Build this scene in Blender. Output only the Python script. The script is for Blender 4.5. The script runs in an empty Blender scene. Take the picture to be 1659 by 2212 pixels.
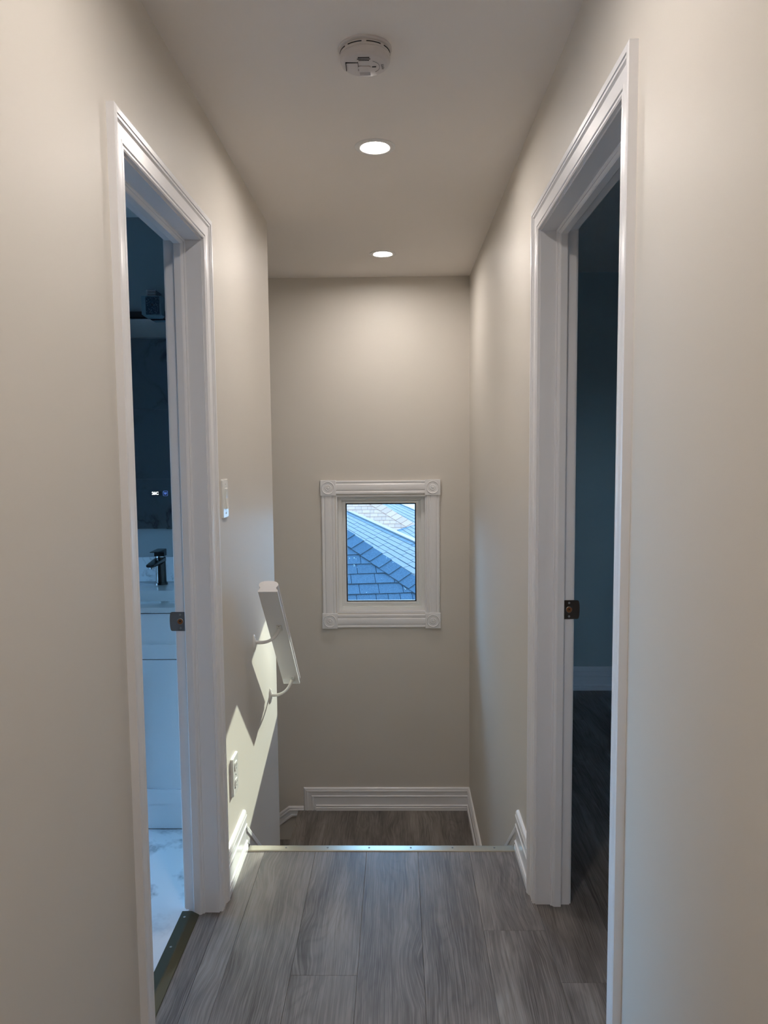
import bpy, bmesh, math, random
from mathutils import Vector, Matrix, Euler

random.seed(7)
S = bpy.context.scene
COL = S.collection
PI = math.pi

# ------------------------------------------------------------------ camera
CAMZ = 1.4033
cam = bpy.data.cameras.new('camera')
cam.sensor_fit = 'HORIZONTAL'
cam.sensor_width = 36.0
cam.lens = 36.0 * 1597.0 / 1659.0
cam.clip_start = 0.02
cam_o = bpy.data.objects.new('camera', cam)
COL.objects.link(cam_o)
cam_o.matrix_world = (Matrix.Translation((0, 0, CAMZ)) @ Matrix.Rotation(math.radians(1.0646), 4, 'Z')
                      @ Matrix.Rotation(math.radians(90 - 4.704), 4, 'X')
                      @ Matrix.Rotation(math.radians(-0.5163), 4, 'Z'))
S.camera = cam_o

# ------------------------------------------------------------------ world, sun, exposure
SKY_STRENGTH = 13.0
POT_STRENGTH = 324.0
SUN_STRENGTH = 9.0
w = bpy.data.worlds.new('sky')
S.world = w
w.use_nodes = True
wn = w.node_tree.nodes
wl = w.node_tree.links
bg = wn['Background']
bg.inputs['Strength'].default_value = SKY_STRENGTH
tc = wn.new('ShaderNodeTexCoord')
sx = wn.new('ShaderNodeSeparateXYZ')
rp = wn.new('ShaderNodeValToRGB')
wl.new(tc.outputs['Generated'], sx.inputs[0])
wl.new(sx.outputs['Z'], rp.inputs[0])
wl.new(rp.outputs[0], bg.inputs['Color'])
rp.color_ramp.elements[0].position = 0.0
rp.color_ramp.elements[0].color = (0.36, 0.68, 1.05, 1)
rp.color_ramp.elements[1].position = 0.8
rp.color_ramp.elements[1].color = (0.20, 0.50, 1.0, 1)
sun = bpy.data.lights.new('sun', 'SUN')
sun.energy = SUN_STRENGTH
sun.color = (1.0, 0.98, 0.80)
sun.angle = math.radians(0.6)
sun_o = bpy.data.objects.new('sun', sun)
COL.objects.link(sun_o)
sun_o.location = (3, 9, 4)
sun_o.rotation_euler = Vector((-0.308, -1.0, -0.285)).to_track_quat('-Z', 'Y').to_euler()
S.view_settings.view_transform = 'Standard'
S.view_settings.look = 'None'
S.view_settings.gamma = 1.0
S.view_settings.use_curve_mapping = False
S.view_settings.exposure = 0.0
S.cycles.max_bounces = 7
S.cycles.diffuse_bounces = 5
S.cycles.glossy_bounces = 3
S.cycles.transparent_max_bounces = 8
S.cycles.caustics_reflective = False
S.cycles.caustics_refractive = False
S.cycles.sample_clamp_indirect = 6.0

# ------------------------------------------------------------------ helpers
def lin(c):
    c = c / 255.0
    return c / 12.92 if c <= 0.04045 else ((c + 0.055) / 1.055) ** 2.4

def rgb(r, g, b):
    return (lin(r), lin(g), lin(b), 1.0)

class G:
    """small node-graph helper"""
    def __init__(self, name):
        self.m = bpy.data.materials.new(name)
        self.m.use_nodes = True
        self.t = self.m.node_tree
        self.b = self.t.nodes['Principled BSDF']
        self.out = self.t.nodes['Material Output']
    def n(self, typ, ins=None, **kw):
        nd = self.t.nodes.new(typ)
        for k, v in kw.items():
            setattr(nd, k, v)
        for k, v in (ins or {}).items():
            self.set(nd, k, v)
        return nd
    def set(self, nd, k, v):
        if hasattr(v, 'is_output') or isinstance(v, bpy.types.NodeSocket):
            self.t.links.new(v, nd.inputs[k])
        else:
            nd.inputs[k].default_value = v
    def ramp(self, fac, stops):
        nd = self.n('ShaderNodeValToRGB')
        self.t.links.new(fac, nd.inputs[0])
        e = nd.color_ramp.elements
        while len(e) < len(stops):
            e.new(0.5)
        for i, (p, c) in enumerate(stops):
            e[i].position = p
            e[i].color = c
        return nd.outputs[0]
    def mix(self, fac, a, b, blend='MIX'):
        nd = self.n('ShaderNodeMix', data_type='RGBA', blend_type=blend)
        for key, v in (('Factor', fac), ('A', a), ('B', b)):
            idx = {'Factor': 0, 'A': 6, 'B': 7}[key]
            if isinstance(v, bpy.types.NodeSocket):
                self.t.links.new(v, nd.inputs[idx])
            else:
                nd.inputs[idx].default_value = v
        return nd.outputs[2]
    def math(self, op, a, b=None):
        nd = self.n('ShaderNodeMath', operation=op)
        for i, v in enumerate((a, b)):
            if v is None:
                continue
            if isinstance(v, bpy.types.NodeSocket):
                self.t.links.new(v, nd.inputs[i])
            else:
                nd.inputs[i].default_value = v
        return nd.outputs[0]
    def pos(self, scale=(1, 1, 1), loc=(0, 0, 0), rot=(0, 0, 0)):
        ge = self.n('ShaderNodeTexCoord')
        mp = self.n('ShaderNodeMapping')
        mp.inputs['Scale'].default_value = scale
        mp.inputs['Location'].default_value = loc
        mp.inputs['Rotation'].default_value = rot
        self.t.links.new(ge.outputs['Object'], mp.inputs[0])
        return mp.outputs[0]
    def noise(self, vec, scale=5.0, detail=3.0, rough=0.55, dist=0.0):
        return self.n('ShaderNodeTexNoise', {'Vector': vec, 'Scale': scale, 'Detail': detail, 'Roughness': rough, 'Distortion': dist}).outputs['Fac']
    def bump(self, h, strength=0.2, dist=0.002):
        return self.n('ShaderNodeBump', {'Height': h, 'Strength': strength, 'Distance': dist}).outputs[0]

def simple(name, col, rough=0.5, metal=0.0, spec=0.5, bump=None, coat=0.0):
    g = G(name)
    g.b.inputs['Base Color'].default_value = col
    g.b.inputs['Roughness'].default_value = rough
    g.b.inputs['Metallic'].default_value = metal
    g.b.inputs['Specular IOR Level'].default_value = spec
    if coat:
        g.b.inputs['Coat Weight'].default_value = coat
        g.b.inputs['Coat Roughness'].default_value = 0.05
    if bump:
        sc, st, di = bump
        h = g.noise(g.pos(), sc, 3.0)
        g.t.links.new(g.bump(h, st, di), g.b.inputs['Normal'])
    return g.m

def emit(name, col, strength):
    g = G(name)
    g.b.inputs['Base Color'].default_value = (0, 0, 0, 1)
    g.b.inputs['Emission Color'].default_value = col
    g.b.inputs['Emission Strength'].default_value = strength
    return g.m

def wall_paint(name, col, rough=0.5, spec=0.25):
    g = G(name)
    big = g.noise(g.pos(), 1.3, 2.0)
    c = g.mix(big, tuple(v * 0.97 for v in col[:3]) + (1,), tuple(min(1, v * 1.03) for v in col[:3]) + (1,))
    g.t.links.new(c, g.b.inputs['Base Color'])
    g.b.inputs['Roughness'].default_value = rough
    g.b.inputs['Specular IOR Level'].default_value = spec
    h = g.noise(g.pos(), 420.0, 2.0)
    g.t.links.new(g.bump(h, 0.12, 0.0006), g.b.inputs['Normal'])
    return g.m

def plank_mat(name):
    g = G(name)
    oi = g.n('ShaderNodeObjectInfo')
    tcn = g.n('ShaderNodeTexCoord')
    rnd = oi.outputs['Random']
    off = g.n('ShaderNodeCombineXYZ', {'X': g.math('MULTIPLY', rnd, 37.0), 'Y': g.math('MULTIPLY', rnd, 91.0), 'Z': g.math('MULTIPLY', rnd, 13.0)})
    add = g.n('ShaderNodeVectorMath', {0: tcn.outputs['Object'], 1: off.outputs[0]}, operation='ADD').outputs[0]
    def mp(sc):
        nd = g.n('ShaderNodeMapping', {'Vector': add})
        nd.inputs['Scale'].default_value = sc
        return nd.outputs[0]
    wv = g.n('ShaderNodeTexNoise', {'Vector': mp((5.5, 2.0, 1)), 'Scale': 1.0, 'Detail': 2.0, 'Roughness': 0.55})
    sep = g.n('ShaderNodeSeparateColor', {'Color': wv.outputs['Color']})
    vor = g.n('ShaderNodeTexVoronoi', {'Vector': mp((4.6, 2.3, 1)), 'Scale': 1.0})
    knot = g.ramp(vor.outputs['Distance'], [(0.0, (1, 1, 1, 1)), (0.08, (0.8, 0.8, 0.8, 1)), (0.40, (0, 0, 0, 1))])
    wob = g.n('ShaderNodeCombineXYZ', {'X': g.math('ADD', g.math('MULTIPLY', g.math('SUBTRACT', sep.outputs[0], 0.5), 0.04), g.math('MULTIPLY', knot, 0.035)), 'Y': 0.0, 'Z': 0.0})
    add2 = g.n('ShaderNodeVectorMath', {0: add, 1: wob.outputs[0]}, operation='ADD').outputs[0]
    def mw(sc):
        nd = g.n('ShaderNodeMapping', {'Vector': add2})
        nd.inputs['Scale'].default_value = sc
        return nd.outputs[0]
    broad = g.noise(mw((10, 1.7, 1)), 1.0, 4.0, 0.6, 0.6)
    streak = g.noise(mw((120, 3.2, 1)), 1.0, 5.0, 0.65, 0.2)
    fine = g.noise(mw((380, 7.0, 1)), 1.0, 2.0, 0.6)
    warp = g.noise(mp((6.5, 1.5, 1)), 1.0, 1.0, 0.4)
    rings = g.math('FRACT', g.math('MULTIPLY', warp, 20.0))
    rings = g.math('ABSOLUTE', g.math('SUBTRACT', rings, 0.5))
    ringmask = g.ramp(g.noise(mp((5.0, 1.4, 1)), 1.0, 1.0), [(0.48, (0, 0, 0, 1)), (0.60, (1, 1, 1, 1))])
    base = g.ramp(broad, [(0.28, rgb(78, 71, 67)), (0.46, rgb(110, 104, 100)), (0.58, rgb(130, 124, 120)), (0.74, rgb(158, 152, 147))])
    base = g.mix(g.math('MULTIPLY', g.ramp(streak, [(0.34, (1, 1, 1, 1)), (0.55, (0, 0, 0, 1))]), 0.48), base, rgb(66, 59, 56))
    base = g.mix(g.math('MULTIPLY', g.math('MULTIPLY', g.ramp(rings, [(0.0, (1, 1, 1, 1)), (0.22, (0, 0, 0, 1))]), ringmask), 0.32), base, rgb(68, 61, 58))
    base = g.mix(g.math('MULTIPLY', g.math('MULTIPLY', knot, knot), 0.62), base, rgb(56, 50, 48))
    base = g.mix(g.ramp(fine, [(0.46, (0, 0, 0, 1)), (0.66, (0.38, 0.38, 0.38, 1))]), base, rgb(166, 161, 156))
    tone = g.math('ADD', g.math('MULTIPLY', rnd, 0.22), 0.89)
    base = g.mix(1.0, base, g.n('ShaderNodeCombineColor', {'Red': g.math('MULTIPLY', tone, 0.95), 'Green': g.math('MULTIPLY', tone, 0.93), 'Blue': g.math('MULTIPLY', tone, 0.91)}).outputs[0], 'MULTIPLY')
    g.t.links.new(base, g.b.inputs['Base Color'])
    g.b.inputs['Roughness'].default_value = 0.42
    g.b.inputs['Specular IOR Level'].default_value = 0.45
    h = g.math('ADD', g.math('MULTIPLY', fine, 0.7), streak)
    g.t.links.new(g.bump(h, 0.35, 0.0012), g.b.inputs['Normal'])
    return g.m

def marble_mat(name, base=(232, 234, 236), vein=(128, 132, 138), rough=0.12, sc=1.0):
    g = G(name)
    v = g.pos((sc, sc, sc))
    wob = g.n('ShaderNodeTexNoise', {'Vector': v, 'Scale': 2.2, 'Detail': 5.0, 'Roughness': 0.6, 'Distortion': 0.6})
    a = g.math('ABSOLUTE', g.math('SUBTRACT', wob.outputs['Fac'], 0.5))
    vein_f = g.ramp(a, [(0.0, (1, 1, 1, 1)), (0.012, (0.55, 0.55, 0.55, 1)), (0.05, (0, 0, 0, 1))])
    mask = g.ramp(g.noise(v, 1.1, 2.0), [(0.45, (0, 0, 0, 1)), (0.6, (1, 1, 1, 1))])
    f = g.math('MULTIPLY', vein_f, mask)
    g.t.links.new(g.mix(f, rgb(*base), rgb(*vein)), g.b.inputs['Base Color'])
    g.b.inputs['Roughness'].default_value = rough
    return g.m

def shingle_mat(name, base, dark, spark=0.0):
    g = G(name)
    oi = g.n('ShaderNodeObjectInfo')
    gran = g.noise(g.pos(), 95.0, 2.0, 0.7)
    c = g.ramp(gran, [(0.3, rgb(*dark)), (0.7, rgb(*base))])
    tone = g.math('ADD', g.math('MULTIPLY', oi.outputs['Random'], 0.18), 0.91)
    c = g.mix(1.0, c, g.n('ShaderNodeCombineColor', {'Red': tone, 'Green': tone, 'Blue': tone}).outputs[0], 'MULTIPLY')
    if spark:
        vo = g.n('ShaderNodeTexVoronoi', {'Vector': g.pos(), 'Scale': 26.0})
        dots = g.ramp(vo.outputs['Distance'], [(0.0, (1, 1, 1, 1)), (0.06, (1, 1, 1, 1)), (0.09, (0, 0, 0, 1))])
        keep = g.ramp(g.noise(g.pos(), 6.0, 1.0), [(0.56, (0, 0, 0, 1)), (0.62, (1, 1, 1, 1))])
        c = g.mix(g.math('MULTIPLY', dots, keep), c, rgb(240, 244, 248))
    g.t.links.new(c, g.b.inputs['Base Color'])
    g.b.inputs['Roughness'].default_value = 0.85
    g.b.inputs['Specular IOR Level'].default_value = 0.2
    g.t.links.new(g.bump(gran, 0.5, 0.004), g.b.inputs['Normal'])
    return g.m

def glass_mat(name, tint=(0.93, 0.97, 0.98, 1), gloss=0.06):
    g = G(name)
    tr = g.n('ShaderNodeBsdfTransparent', {'Color': tint})
    gl = g.n('ShaderNodeBsdfGlossy', {'Roughness': 0.02})
    fr = g.n('ShaderNodeFresnel', {'IOR': 1.35})
    mx = g.n('ShaderNodeMixShader', {0: fr.outputs[0], 1: tr.outputs[0], 2: gl.outputs[0]})
    g.t.links.new(mx.outputs[0], g.out.inputs['Surface'])
    return g.m

M = {}
M['wall'] = wall_paint('greige_wall_paint', rgb(217, 211, 202))
M['ceil'] = wall_paint('ceiling_paint', rgb(240, 234, 228), 0.7, 0.2)
M['trim'] = simple('white_trim_paint', rgb(238, 237, 238), 0.30, spec=0.5, bump=(60, 0.05, 0.0006))
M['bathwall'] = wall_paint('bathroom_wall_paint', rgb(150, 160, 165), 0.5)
M['bedwall'] = wall_paint('bedroom_wall_paint', rgb(186, 196, 196), 0.6, 0.2)
M['plank'] = plank_mat('grey_oak_vinyl')
M['sub'] = simple('dark_underlay', rgb(34, 31, 29), 0.9)
M['marble'] = marble_mat('marble_tile')
M['marble_dark'] = marble_mat('grey_marble_wall_tile', (136, 146, 152), (74, 80, 86), 0.2)
M['marble_strip'] = marble_mat('veined_marble_strip', (214, 220, 226), (104, 112, 122), 0.15, 5.0)
M['grout'] = simple('pale_grout', rgb(190, 192, 194), 0.8)
M['alu'] = simple('champagne_aluminium', rgb(188, 180, 162), 0.30, metal=1.0, bump=(140, 0.05, 0.0005))
M['bronze'] = simple('olive_bronze_metal', rgb(92, 92, 78), 0.42, metal=0.75, bump=(30, 0.08, 0.001))
M['steel'] = simple('brushed_steel', rgb(122, 124, 128), 0.42, metal=0.45)
M['darkbronze'] = simple('dark_bronze_plate', rgb(72, 64, 58), 0.42, metal=0.8)
M['screw'] = simple('screw_metal', rgb(170, 168, 164), 0.35, metal=0.9)
M['hole'] = simple('bored_wood_hole', rgb(120, 76, 44), 0.9)
M['black'] = simple('black_gap', rgb(12, 12, 13), 0.8)
M['plastic'] = simple('white_plastic', rgb(230, 229, 226), 0.3)
M['alarm'] = simple('alarm_plastic', rgb(206, 200, 198), 0.4)
M['alarm_mark'] = simple('grey_print', rgb(140, 136, 134), 0.5)
M['switch'] = simple('glossy_white_plastic', rgb(236, 236, 232), 0.12)
M['vinyl'] = simple('white_window_vinyl', rgb(236, 236, 234), 0.35)
M['gasket'] = simple('black_gasket', rgb(14, 16, 26), 0.6)
M['glass'] = glass_mat('window_glass')
M['lens'] = emit('pot_light_lens', (1.0, 0.925, 0.87, 1), POT_STRENGTH)
M['vanity'] = simple('vanity_lacquer', rgb(232, 236, 240), 0.3)
M['ceramic'] = simple('glossy_ceramic', rgb(228, 232, 234), 0.06, coat=0.6)
M['gunmetal'] = simple('gunmetal_faucet', rgb(80, 80, 80), 0.24, metal=0.95)
M['mirror'] = simple('mirror_silver', rgb(222, 228, 230), 0.01, metal=1.0)
M['digits'] = emit('white_led_digits', (0.85, 0.97, 1.0, 1), 3.0)
M['bluelit'] = emit('blue_touch_light', (0.12, 0.26, 0.85, 1), 0.5)
M['shingle'] = shingle_mat('slate_grey_shingle', (53, 66, 75), (37, 47, 55), 1.0)
M['shingle_b'] = shingle_mat('weathered_grey_shingle', (76, 77, 78), (62, 63, 64))
M['shingle_c'] = shingle_mat('pale_grey_shingle', (157, 112, 89), (134, 95, 75))
M['gutter'] = simple('weathered_flashing', rgb(44, 50, 54), 0.85)
M['deck'] = simple('dark_roof_underlay', rgb(30, 38, 46), 0.95, spec=0.05)
M['siding'] = simple('pale_siding', rgb(176, 176, 172), 0.8)
M['ground'] = simple('damp_ground', rgb(96, 98, 96), 0.9)
M['chrome'] = simple('chrome', rgb(210, 212, 216), 0.08, metal=1.0)

def crystal_mat():
    g = G('bubble_crystal')
    vo = g.n('ShaderNodeTexVoronoi', {'Vector': g.pos(), 'Scale': 190.0})
    c = g.ramp(vo.outputs['Distance'], [(0.0, rgb(226, 236, 240)), (0.25, rgb(60, 84, 98)), (0.8, rgb(34, 54, 68))])
    g.t.links.new(c, g.b.inputs['Base Color'])
    g.b.inputs['Roughness'].default_value = 0.15
    g.t.links.new(g.bump(vo.outputs['Distance'], 0.6, 0.003), g.b.inputs['Normal'])
    return g.m
M['crystal'] = crystal_mat()
M['frost'] = simple('frosted_glass_edge', rgb(126, 150, 160), 0.25)

def link(o, parent=None):
    COL.objects.link(o)
    if parent is not None:
        o.parent = parent
    return o

def tag(o, label=None, cat=None, group=None, kind=None):
    if label:
        o['label'] = label
    if cat:
        o['category'] = cat
    if group:
        o['group'] = group
    if kind:
        o['kind'] = kind
    return o

def empty(name, loc=(0, 0, 0)):
    o = bpy.data.objects.new(name, None)
    o.location = loc
    o.empty_display_size = 0.05
    COL.objects.link(o)
    return o

def obj(name, bm, mat, parent=None, smooth=None):
    """links a bmesh (world coordinates) as one mesh object; parents at a plain offset"""
    bmesh.ops.recalc_face_normals(bm, faces=bm.faces[:])
    me = bpy.data.meshes.new(name)
    bm.to_mesh(me)
    bm.free()
    if isinstance(mat, str):
        mat = M[mat]
    me.materials.append(mat)
    if smooth is not None:
        for p in me.polygons:
            p.use_smooth = True
        try:
            me.set_sharp_from_angle(angle=math.radians(smooth))
        except Exception:
            pass
    o = bpy.data.objects.new(name, me)
    link(o, parent)
    if parent is not None:
        base = Vector((0, 0, 0))
        q = parent
        while q is not None:
            base += Vector(q.location)
            q = q.parent
        o.location = -base
    return o

def box(bm, x0, x1, y0, y1, z0, z1, bev=0.0):
    vs = [bm.verts.new((x, y, z)) for z in (z0, z1) for y in (y0, y1) for x in (x0, x1)]
    fs = [bm.faces.new([vs[i] for i in f]) for f in ((0, 2, 3, 1), (4, 5, 7, 6), (0, 1, 5, 4), (2, 6, 7, 3), (0, 4, 6, 2), (1, 3, 7, 5))]
    if bev:
        es = list({e for f in fs for e in f.edges})
        bmesh.ops.bevel(bm, geom=es, offset=bev, segments=2, profile=0.5, affect='EDGES')
    return bm

def nb():
    return bmesh.new()

def B(name, mat, parent, *boxes, bev=0.0, smooth=None):
    bm = nb()
    for b in boxes:
        box(bm, *b, bev=bev)
    return obj(name, bm, mat, parent, smooth)

def sweep(bm, prof, p0, p1, U, V, m0=0.0, m1=0.0, closed=True):
    """profile points (u,v) swept from p0 to p1; ends mitred by m*u along the axis"""
    p0, p1, U, V = Vector(p0), Vector(p1), Vector(U), Vector(V)
    ax = (p1 - p0).normalized()
    a = [bm.verts.new(p0 + U * u + V * v + ax * (m0 * u)) for u, v in prof]
    b = [bm.verts.new(p1 + U * u + V * v + ax * (m1 * u)) for u, v in prof]
    n = len(prof)
    for i in range(n if closed else n - 1):
        j = (i + 1) % n
        bm.faces.new((a[i], a[j], b[j], b[i]))
    bm.faces.new(list(reversed(a)))
    bm.faces.new(b)
    return bm

def lathe(bm, prof, centre, axis='Z', seg=48, sign=1, cap=True):
    """profile (r,h) revolved; axis 'Z' up, 'Y' along +y, 'X' along +x"""
    c = Vector(centre)
    rings = []
    for r, h in prof:
        ring = []
        if r < 1e-6:
            k = 1
        else:
            k = seg
        for i in range(k):
            t = 2 * PI * i / seg
            a, b = r * math.cos(t), r * math.sin(t)
            hh = h * sign
            if axis == 'Z':
                p = Vector((a, b, hh))
            elif axis == 'Y':
                p = Vector((a, hh, b))
            else:
                p = Vector((hh, a, b))
            ring.append(bm.verts.new(c + p))
        rings.append(ring)
    for r0, r1 in zip(rings, rings[1:]):
        for i in range(seg):
            j = (i + 1) % seg
            if len(r0) == 1 and len(r1) == 1:
                continue
            if len(r0) == 1:
                bm.faces.new((r0[0], r1[i], r1[j]))
            elif len(r1) == 1:
                bm.faces.new((r0[i], r1[0], r0[j]))
            else:
                bm.faces.new((r0[i], r1[i], r1[j], r0[j]))
    for ring in (rings[0], rings[-1]) if cap else ():
        if len(ring) > 1:
            bm.faces.new(ring)
    return bm

def tube(bm, pts, rad, seg=14):
    """round tube along points; rad number or list"""
    pts = [Vector(p) for p in pts]
    rings = []
    up = Vector((0, 0, 1))
    prev = None
    for i, p in enumerate(pts):
        d = (pts[min(i + 1, len(pts) - 1)] - pts[max(i - 1, 0)]).normalized()
        if prev is None:
            ref = up if abs(d.dot(up)) < 0.95 else Vector((1, 0, 0))
            a = d.cross(ref).normalized()
        else:
            a = (prev - d * prev.dot(d)).normalized()
        prev = a
        b = d.cross(a)
        r = rad[i] if isinstance(rad, (list, tuple)) else rad
        rings.append([bm.verts.new(p + a * r * math.cos(2 * PI * k / seg) + b * r * math.sin(2 * PI * k / seg)) for k in range(seg)])
    for r0, r1 in zip(rings, rings[1:]):
        for i in range(seg):
            j = (i + 1) % seg
            bm.faces.new((r0[i], r0[j], r1[j], r1[i]))
    bm.faces.new(list(reversed(rings[0])))
    bm.faces.new(rings[-1])
    return bm

def poly_prism(bm, pts, d):
    """polygon (3D points) extruded by vector d"""
    d = Vector(d)
    a = [bm.verts.new(Vector(p)) for p in pts]
    b = [bm.verts.new(Vector(p) + d) for p in pts]
    n = len(a)
    bm.faces.new(a)
    bm.faces.new(list(reversed(b)))
    for i in range(n):
        j = (i + 1) % n
        bm.faces.new((a[i], b[i], b[j], a[j]))
    return bm

def text_mesh(name, body, size, depth, mat, parent, matrix):
    cu = bpy.data.curves.new(name, 'FONT')
    cu.body = body
    cu.size = size
    cu.extrude = depth
    cu.offset = size * 0.025 if mat == 'digits' else 0.0
    cu.align_x = 'CENTER'
    cu.align_y = 'CENTER'
    tmp = bpy.data.objects.new(name, cu)
    COL.objects.link(tmp)
    dg = bpy.context.evaluated_depsgraph_get()
    me = bpy.data.meshes.new_from_object(tmp.evaluated_get(dg))
    bpy.data.objects.remove(tmp)
    me.transform(matrix)
    me.materials.clear()
    me.materials.append(M[mat])
    o = bpy.data.objects.new(name, me)
    link(o, parent)
    base = Vector((0, 0, 0))
    q = parent
    while q is not None:
        base += Vector(q.location)
        q = q.parent
    o.location = -base
    return o

# ------------------------------------------------------------------ main dimensions
XL, XR = -0.554, 0.4175
ZC = 2.3896
YE = 3.265            # end of left wall
YF = 4.293            # far wall face
YN = 2.505            # edge of the upper floor
ZL = -0.749           # landing
YB = -1.5             # wall behind the camera
WT = 0.104            # partition thickness
LN, LF, LH = 1.538, 2.146, 2.006     # left door clear opening
RN, RF, RH = 1.402, 2.190, 2.030     # right door clear opening
JT = 0.018
BX0 = -2.7            # bathroom / stair outer wall
BYF, BYN = 3.17, -0.10
RX1 = 3.4             # bedroom outer wall
RYF, RYN = 4.25, 0.2

def structure(name, label, mat, *boxes, cat='wall'):
    o = B(name, mat, None, *boxes)
    return tag(o, label, cat, kind='structure')

# walls ------------------------------------------------------------
structure('wall_left', 'greige hallway wall around the bathroom doorway, ending at the stair opening', 'wall',
          (XL - WT, XL, YB, LN - JT, -0.3, ZC), (XL - WT, XL, LF + JT, YE, -1.2, ZC), (XL - WT, XL, LN - JT, LF + JT, LH + JT, ZC))
structure('wall_right', 'greige hallway wall around the dark bedroom doorway and down beside the stairs', 'wall',
          (XR, XR + WT, YB, RN - JT, -0.3, ZC), (XR, XR + WT, RF + JT, YF + 0.2, -3.0, ZC), (XR, XR + WT, RN - JT, RF + JT, RH + JT, ZC))
# window opening in far wall
WX0, WX1, WZ0, WZ1 = -0.362, 0.168, 0.452, 1.150
structure('wall_far', 'greige stairwell wall that holds the small white-trimmed window', 'wall',
          (BX0 - 0.1, WX0, YF, YF + 0.16, -3.0, ZC), (WX1, XR, YF, YF + 0.16, -3.0, ZC),
          (WX0, WX1, YF, YF + 0.16, -3.0, WZ0), (WX0, WX1, YF, YF + 0.16, WZ1, ZC))
structure('wall_behind', 'greige wall closing the hallway behind the viewpoint', 'wall', (XL - WT, XR + WT, YB - 0.1, YB, -0.3, ZC))
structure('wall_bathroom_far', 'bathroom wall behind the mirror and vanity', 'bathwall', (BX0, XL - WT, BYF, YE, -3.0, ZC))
BWY0, BWY1, BWZ0, BWZ1 = 1.98, 3.10, 0.25, 1.60
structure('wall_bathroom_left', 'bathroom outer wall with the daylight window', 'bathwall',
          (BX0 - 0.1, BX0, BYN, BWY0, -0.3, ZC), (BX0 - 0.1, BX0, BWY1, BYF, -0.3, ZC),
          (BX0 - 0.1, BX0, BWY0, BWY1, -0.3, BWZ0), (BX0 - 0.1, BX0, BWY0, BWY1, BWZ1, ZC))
structure('wall_bathroom_near', 'bathroom wall covered with marble tiles opposite the mirror', 'grout', (BX0 - 0.1, XL - WT, BYN - 0.12, BYN, -0.3, ZC))
structure('wall_stair_left', 'greige wall closing the stairwell at its lower end', 'wall', (BX0 - 0.1, BX0, BYF, YF + 0.16, -3.0, ZC))
structure('wall_stair_inner', 'greige wall under the upper hallway floor', 'wall', (BX0, XL - WT, YE - 0.002, YE + 0.004, -3.0, ZC))
structure('wall_bedroom_far', 'dim blue-grey bedroom wall above the white baseboard', 'bedwall', (XR + WT, RX1 + 0.1, RYF, RYF + 0.12, -0.3, ZC))
structure('wall_bedroom_right', 'bedroom outer side wall', 'bedwall', (RX1, RX1 + 0.1, RYN, RYF, -0.3, ZC))
DWX0, DWX1, DWZ0, DWZ1 = 2.55, 3.30, 0.80, 1.50
structure('wall_bedroom_near', 'bedroom wall with a small window', 'bedwall',
          (XR + WT, DWX0, RYN - 0.1, RYN, -0.3, ZC), (DWX1, RX1 + 0.1, RYN - 0.1, RYN, -0.3, ZC),
          (DWX0, DWX1, RYN - 0.1, RYN, -0.3, DWZ0), (DWX0, DWX1, RYN - 0.1, RYN, DWZ1, ZC))
# ceiling with holes under pot lights not needed: cans sit on the face
POTS = [(-0.065, 2.492), (-0.065, 3.797), (-0.065, 1.15), (-0.065, -0.25)]
PR = 0.049
bm = nb()
def ceiling_mesh():
    # slab with square holes where the pot lights recess
    bm = nb()
    xs = [BX0 - 0.1, POTS[0][0] - 0.0459, POTS[0][0] + 0.0459, RX1 + 0.1]
    ys = [YB - 0.1]
    for px, py in sorted(POTS, key=lambda p: p[1]):
        ys += [py - 0.0459, py + 0.0459]
    ys.append(YF + 0.2)
    for i in range(3):
        for j in range(len(ys) - 1):
            if i == 1 and j % 2 == 1:
                continue
            box(bm, xs[i], xs[i + 1], ys[j], ys[j + 1], ZC, ZC + 0.012)
    box(bm, BX0 - 0.2, RX1 + 0.2, YB - 0.2, YF + 0.3, ZC + 0.10, ZC + 0.2)
    bmesh.ops.remove_doubles(bm, verts=bm.verts[:], dist=1e-5)
    return bm
bm.free()
tag(obj('ceiling', ceiling_mesh(), 'ceil'), 'smooth off-white ceiling with recessed lights', 'ceiling', kind='structure')
B('ceiling_edge', 'ceil', bpy.data.objects['ceiling'], (BX0 - 0.2, BX0 - 0.1, YB - 0.2, YF + 0.3, ZC, ZC + 0.2), (RX1 + 0.1, RX1 + 0.2, YB - 0.2, YF + 0.3, ZC, ZC + 0.2))

# ------------------------------------------------------------------ floors
fl = tag(B('floor', 'sub', None, (XL - 0.03, RX1 + 0.1, YB - 0.1, YN, -0.25, -0.006), (XR + WT, RX1 + 0.1, YN, RYF + 0.1, -0.25, -0.006)),
         'grey oak-look vinyl plank floor of the hallway and bedroom', 'floor', kind='structure')
PW, PL = 0.18, 1.22
def plank(x0, x1, y0, y1, z, parent):
    bm = nb()
    g, c = 0.0002, 0.0007
    zt, zb = z, z - 0.006
    x0 += g; x1 -= g; y0 += g; y1 -= g
    lo = [(x0, y0), (x1, y0), (x1, y1), (x0, y1)]
    hi = [(x0 + c, y0 + c), (x1 - c, y0 + c), (x1 - c, y1 - c), (x0 + c, y1 - c)]
    a = [bm.verts.new((x, y, zb)) for x, y in lo]
    b = [bm.verts.new((x, y, zt - c)) for x, y in lo]
    d = [bm.verts.new((x, y, zt)) for x, y in hi]
    for r0, r1 in ((a, b), (b, d)):
        for i in range(4):
            j = (i + 1) % 4
            bm.faces.new((r0[i], r0[j], r1[j], r1[i]))
    bm.faces.new(d)
    return obj('plank', bm, 'plank', parent)
starts = {-3: 1.60, -2: 1.66, -1: 1.876, 0: 1.30, 1: 1.44, 2: 2.065, 3: 1.852}
k = -3
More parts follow.
